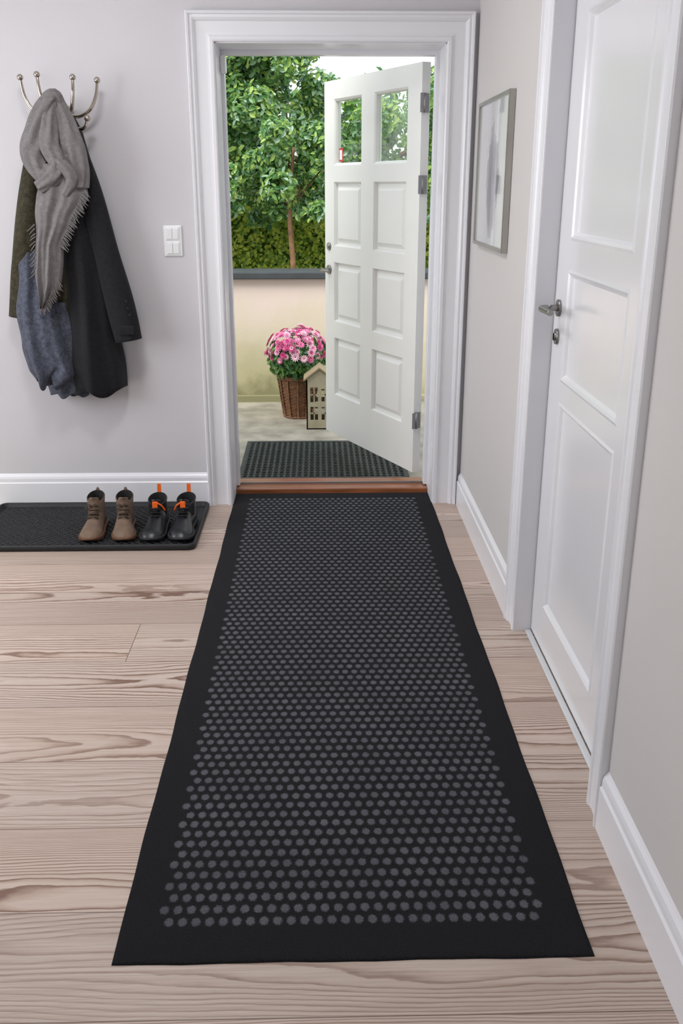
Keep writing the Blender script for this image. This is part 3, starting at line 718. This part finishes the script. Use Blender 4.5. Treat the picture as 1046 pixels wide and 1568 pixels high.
tree('garden_tree',(0.3,12.5,0.3),1.2,[(-1.5,12.5,2.2,1.2),(0.3,12.3,1.85,0.88),(1.9,12.6,1.7,1.0),(-3,12.6,3.0,1.4),(-1.6,12.8,3.9,1.0),(0.3,12.4,1.2,1.1),(3.6,12.6,2.8,1.2),(-1.5,12.6,1.2,1.2),(2,12.6,1.0,1.2)],30000,0.13,LG,[0.4,0.25,0.25,0.1],24,0.1)
random.seed(5)
# chrysanthemum basket
b=MB(); bc=Vector((-0.150,6.50,GZ)); nn=72; rings=[]
rowsn=26
for j in range(rowsn+1):
    t=j/rowsn; z=0.004+t*0.29; R0=0.098+0.040*t; ring=[]
    for q in range(nn):
        a=2*math.pi*q/nn; wv=0.005*math.sin(q*math.pi/3+ (math.pi if j%2 else 0))
        ring.append(bc+Vector(((R0+wv)*math.cos(a),(R0+wv)*math.sin(a),z)))
    rings.append(ring)
b.loft(rings,M_wick,cap0=True,cap1=False)
for z,R0 in ((0.295,0.141),(0.283,0.142),(0.008,0.102)):
    b.tube([bc+Vector((R0*math.cos(2*math.pi*i/24),R0*math.sin(2*math.pi*i/24),z)) for i in range(25)],0.008,M_wick,n=8,sub=2)
for i in range(12):
    a=2*math.pi*i/12; b.tube([bc+Vector((0.103*math.cos(a),0.103*math.sin(a),0.0)),bc+Vector((0.144*math.cos(a),0.144*math.sin(a),0.29))],0.006,M_wick,n=6,sub=3)
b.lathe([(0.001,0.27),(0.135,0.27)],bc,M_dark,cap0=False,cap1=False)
fc=bc+Vector((0,0,0.42))
for i in range(135):
    zz=1-0.95*((i+0.5)/135); a=i*2.39996
    rr=math.sqrt(max(0,1-zz*zz)); d=Vector((rr*math.cos(a),rr*math.sin(a),zz))
    d=(d+Vector((ru(-.12,.12),ru(-.12,.12),ru(-.12,.12)))).normalized()
    c=fc+Vector((d.x*0.215,d.y*0.215,d.z*0.20))*ru(0.92,1.08)
    q=d.to_track_quat('Z','Y').to_matrix(); s=ru(0.025,0.036)
    outer=random.choice([M_pinkA,M_pinkA,M_pinkB,M_pinkC,M_pinkB])
    for layer,(rad,tilt,npet) in enumerate(((1.0,0.15,12),(0.75,0.45,10),(0.45,0.9,7))):
        mm=outer if layer<2 else random.choice([M_pinkB,M_pinkC,M_pinkA])
        for p in range(npet):
            t=2*math.pi*(p+layer*0.5)/npet; dr=Vector((math.cos(t),math.sin(t),0)); tn=Vector((-math.sin(t),math.cos(t),0))
            base=dr*0.1*s; tip=dr*s*rad+Vector((0,0,tilt*s*rad)); mid=(base+tip)*0.5+Vector((0,0,0.04*s))
            b.face([c+q@base,c+q@(mid+tn*s*0.17),c+q@tip,c+q@(mid-tn*s*0.17)],mm)
for i in range(2200):
    a=ru(0,6.283); zz=ru(-0.85,0.55); rr=math.sqrt(1-zz*zz); d=Vector((rr*math.cos(a),rr*math.sin(a),zz)); 
    c=fc+Vector((d.x*0.20,d.y*0.20,d.z*0.19))*ru(0.7,1.06)
    n=(d+Vector((ru(-.6,.6),ru(-.6,.6),ru(-.6,.6)))).normalized(); t=n.cross(Vector((ru(-1,1),ru(-1,1),ru(-1,1)))).normalized(); w=n.cross(t); s=ru(0.018,0.03)
    b.face([c-t*s,c+w*s*0.5,c+t*s,c-w*s*0.5],LG[1] if rnd()<0.6 else LG[0])
b.finish('chrysanthemum_basket',recalc=False)
# little lantern house
b=MB(); lx,ly=0.0,6.19; hw,hd=0.088,0.085; zb,ze,zp=GZ,0.285,0.352
t=0.008
wins=[(-0.062,-0.012),(0.012,0.062)]; zr=[(0.015,0.105),(0.135,0.235)]
for side in (-1,1):
    y0_=ly+side*hd-(t if side>0 else 0); y1_=y0_+t
    b.box(lx-hw,lx+hw,y0_,y1_,zb,zr[0][0],M_lant)
    b.box(lx-hw,lx+hw,y0_,y1_,zr[0][1],zr[1][0],M_lant); b.box(lx-hw,lx+hw,y0_,y1_,zr[1][1],ze,M_lant)
    for z0_,z1_ in zr:
        for xa,xb in ((-hw,wins[0][0]),(wins[0][1],wins[1][0]),(wins[1][1],hw)): b.box(lx+xa,lx+xb,y0_,y1_,z0_,z1_,M_lant)
        for xa,xb in wins:
            xm=(xa+xb)/2; zm=(z0_+z1_)/2
            b.box(lx+xm-0.004,lx+xm+0.004,y0_+0.002,y1_-0.002,z0_,z1_,M_lant); b.box(lx+xa,lx+xb,y0_+0.002,y1_-0.002,zm-0.004,zm+0.004,M_lant)
    b.loft([[Vector((lx-hw,y,ze)),Vector((lx+hw,y,ze)),Vector((lx,y,zp))] for y in (y0_,y1_)],M_lant,smooth=False)
    xs=lx+side*hw
    b.box(min(xs,xs-side*t),max(xs,xs-side*t),ly-hd,ly+hd,zb,ze,M_lant)
b.box(lx-hw,lx+hw,ly-hd,ly+hd,zb,zb+0.008,M_dark)
for sgn in (-1,1):
    b.loft([[Vector((lx,y,zp+0.006)),Vector((lx,y,zp+0.018)),Vector((lx+sgn*(hw+0.018),y,ze+0.004)),Vector((lx+sgn*(hw+0.018),y,ze-0.008))] for y in (ly-hd-0.012,ly+hd+0.012)],M_lroof,smooth=False)
b.finish('wooden_lantern_house')

# ------------------------------------------------------------ lights
b=MB(); b.lathe([(0.001,0.0),(0.10,0.0),(0.17,0.02),(0.2,0.05),(0.2,0.07),(0.001,0.07)],(-0.8,3.0,ZC-0.07),M_shade,n=32); b.finish('added_ceiling_lamp')  # unseen lamp body, added to house the ceiling fill light
def area(name,loc,rot,sx,sy,e,col=(1,1,1)):
    l=bpy.data.lights.new(name,'AREA'); l.shape='RECTANGLE'; l.size=sx; l.size_y=sy; l.energy=e; l.color=col
    o=bpy.data.objects.new(name,l); SC.collection.objects.link(o); o.location=loc; o.rotation_euler=rot
    return o
area('window_daylight',(XL-0.03,wm,1.5),(0,math.radians(-90),0),1.35,1.8,42,(0.96,0.96,1.0))
area('window_daylight',(-1.1,YN-0.03,1.5),(math.radians(90),0,0),1.5,1.35,5,(0.98,0.97,1.0))
area('ceiling_fill_light',(-0.8,3.0,ZC-0.08),(0,0,0),0.4,0.4,16,(1,0.98,0.97))  # soft overhead fill added to brighten the room, out of view
s=bpy.data.lights.new('sun','SUN'); s.energy=3.0; s.angle=math.radians(30); s.color=(1,0.97,0.9)
so=bpy.data.objects.new('sun',s); SC.collection.objects.link(so); so.location=(-3,3,8)
so.rotation_euler=Vector((0.45,0.5,-0.85)).to_track_quat('-Z','Y').to_euler()
w=bpy.data.worlds.new('overcast_sky'); SC.world=w; w.use_nodes=True
N=w.node_tree.nodes; L=w.node_tree.links; bg=N['Background']
tc=N.new('ShaderNodeTexCoord'); sp=N.new('ShaderNodeSeparateXYZ'); L.new(tc.outputs['Generated'],sp.inputs[0])
rp=N.new('ShaderNodeValToRGB'); L.new(sp.outputs[2],rp.inputs['Fac'])
rp.color_ramp.elements[0].color=(0.96,0.98,1.0,1); rp.color_ramp.elements[1].color=(0.80,0.88,1.0,1)
L.new(rp.outputs[0],bg.inputs['Color']); bg.inputs['Strength'].default_value=1.65

# ------------------------------------------------------------ camera
cd=bpy.data.cameras.new('camera'); cam=bpy.data.objects.new('camera',cd); SC.collection.objects.link(cam)
cd.sensor_fit='VERTICAL'; cd.sensor_height=36.0; cd.lens=36.0*1431/1568.0; cd.clip_start=0.02
cam.location=(0,0,1.5)
cam.rotation_euler=(math.radians(90-19.3),0,math.radians(-1.36))
SC.camera=cam
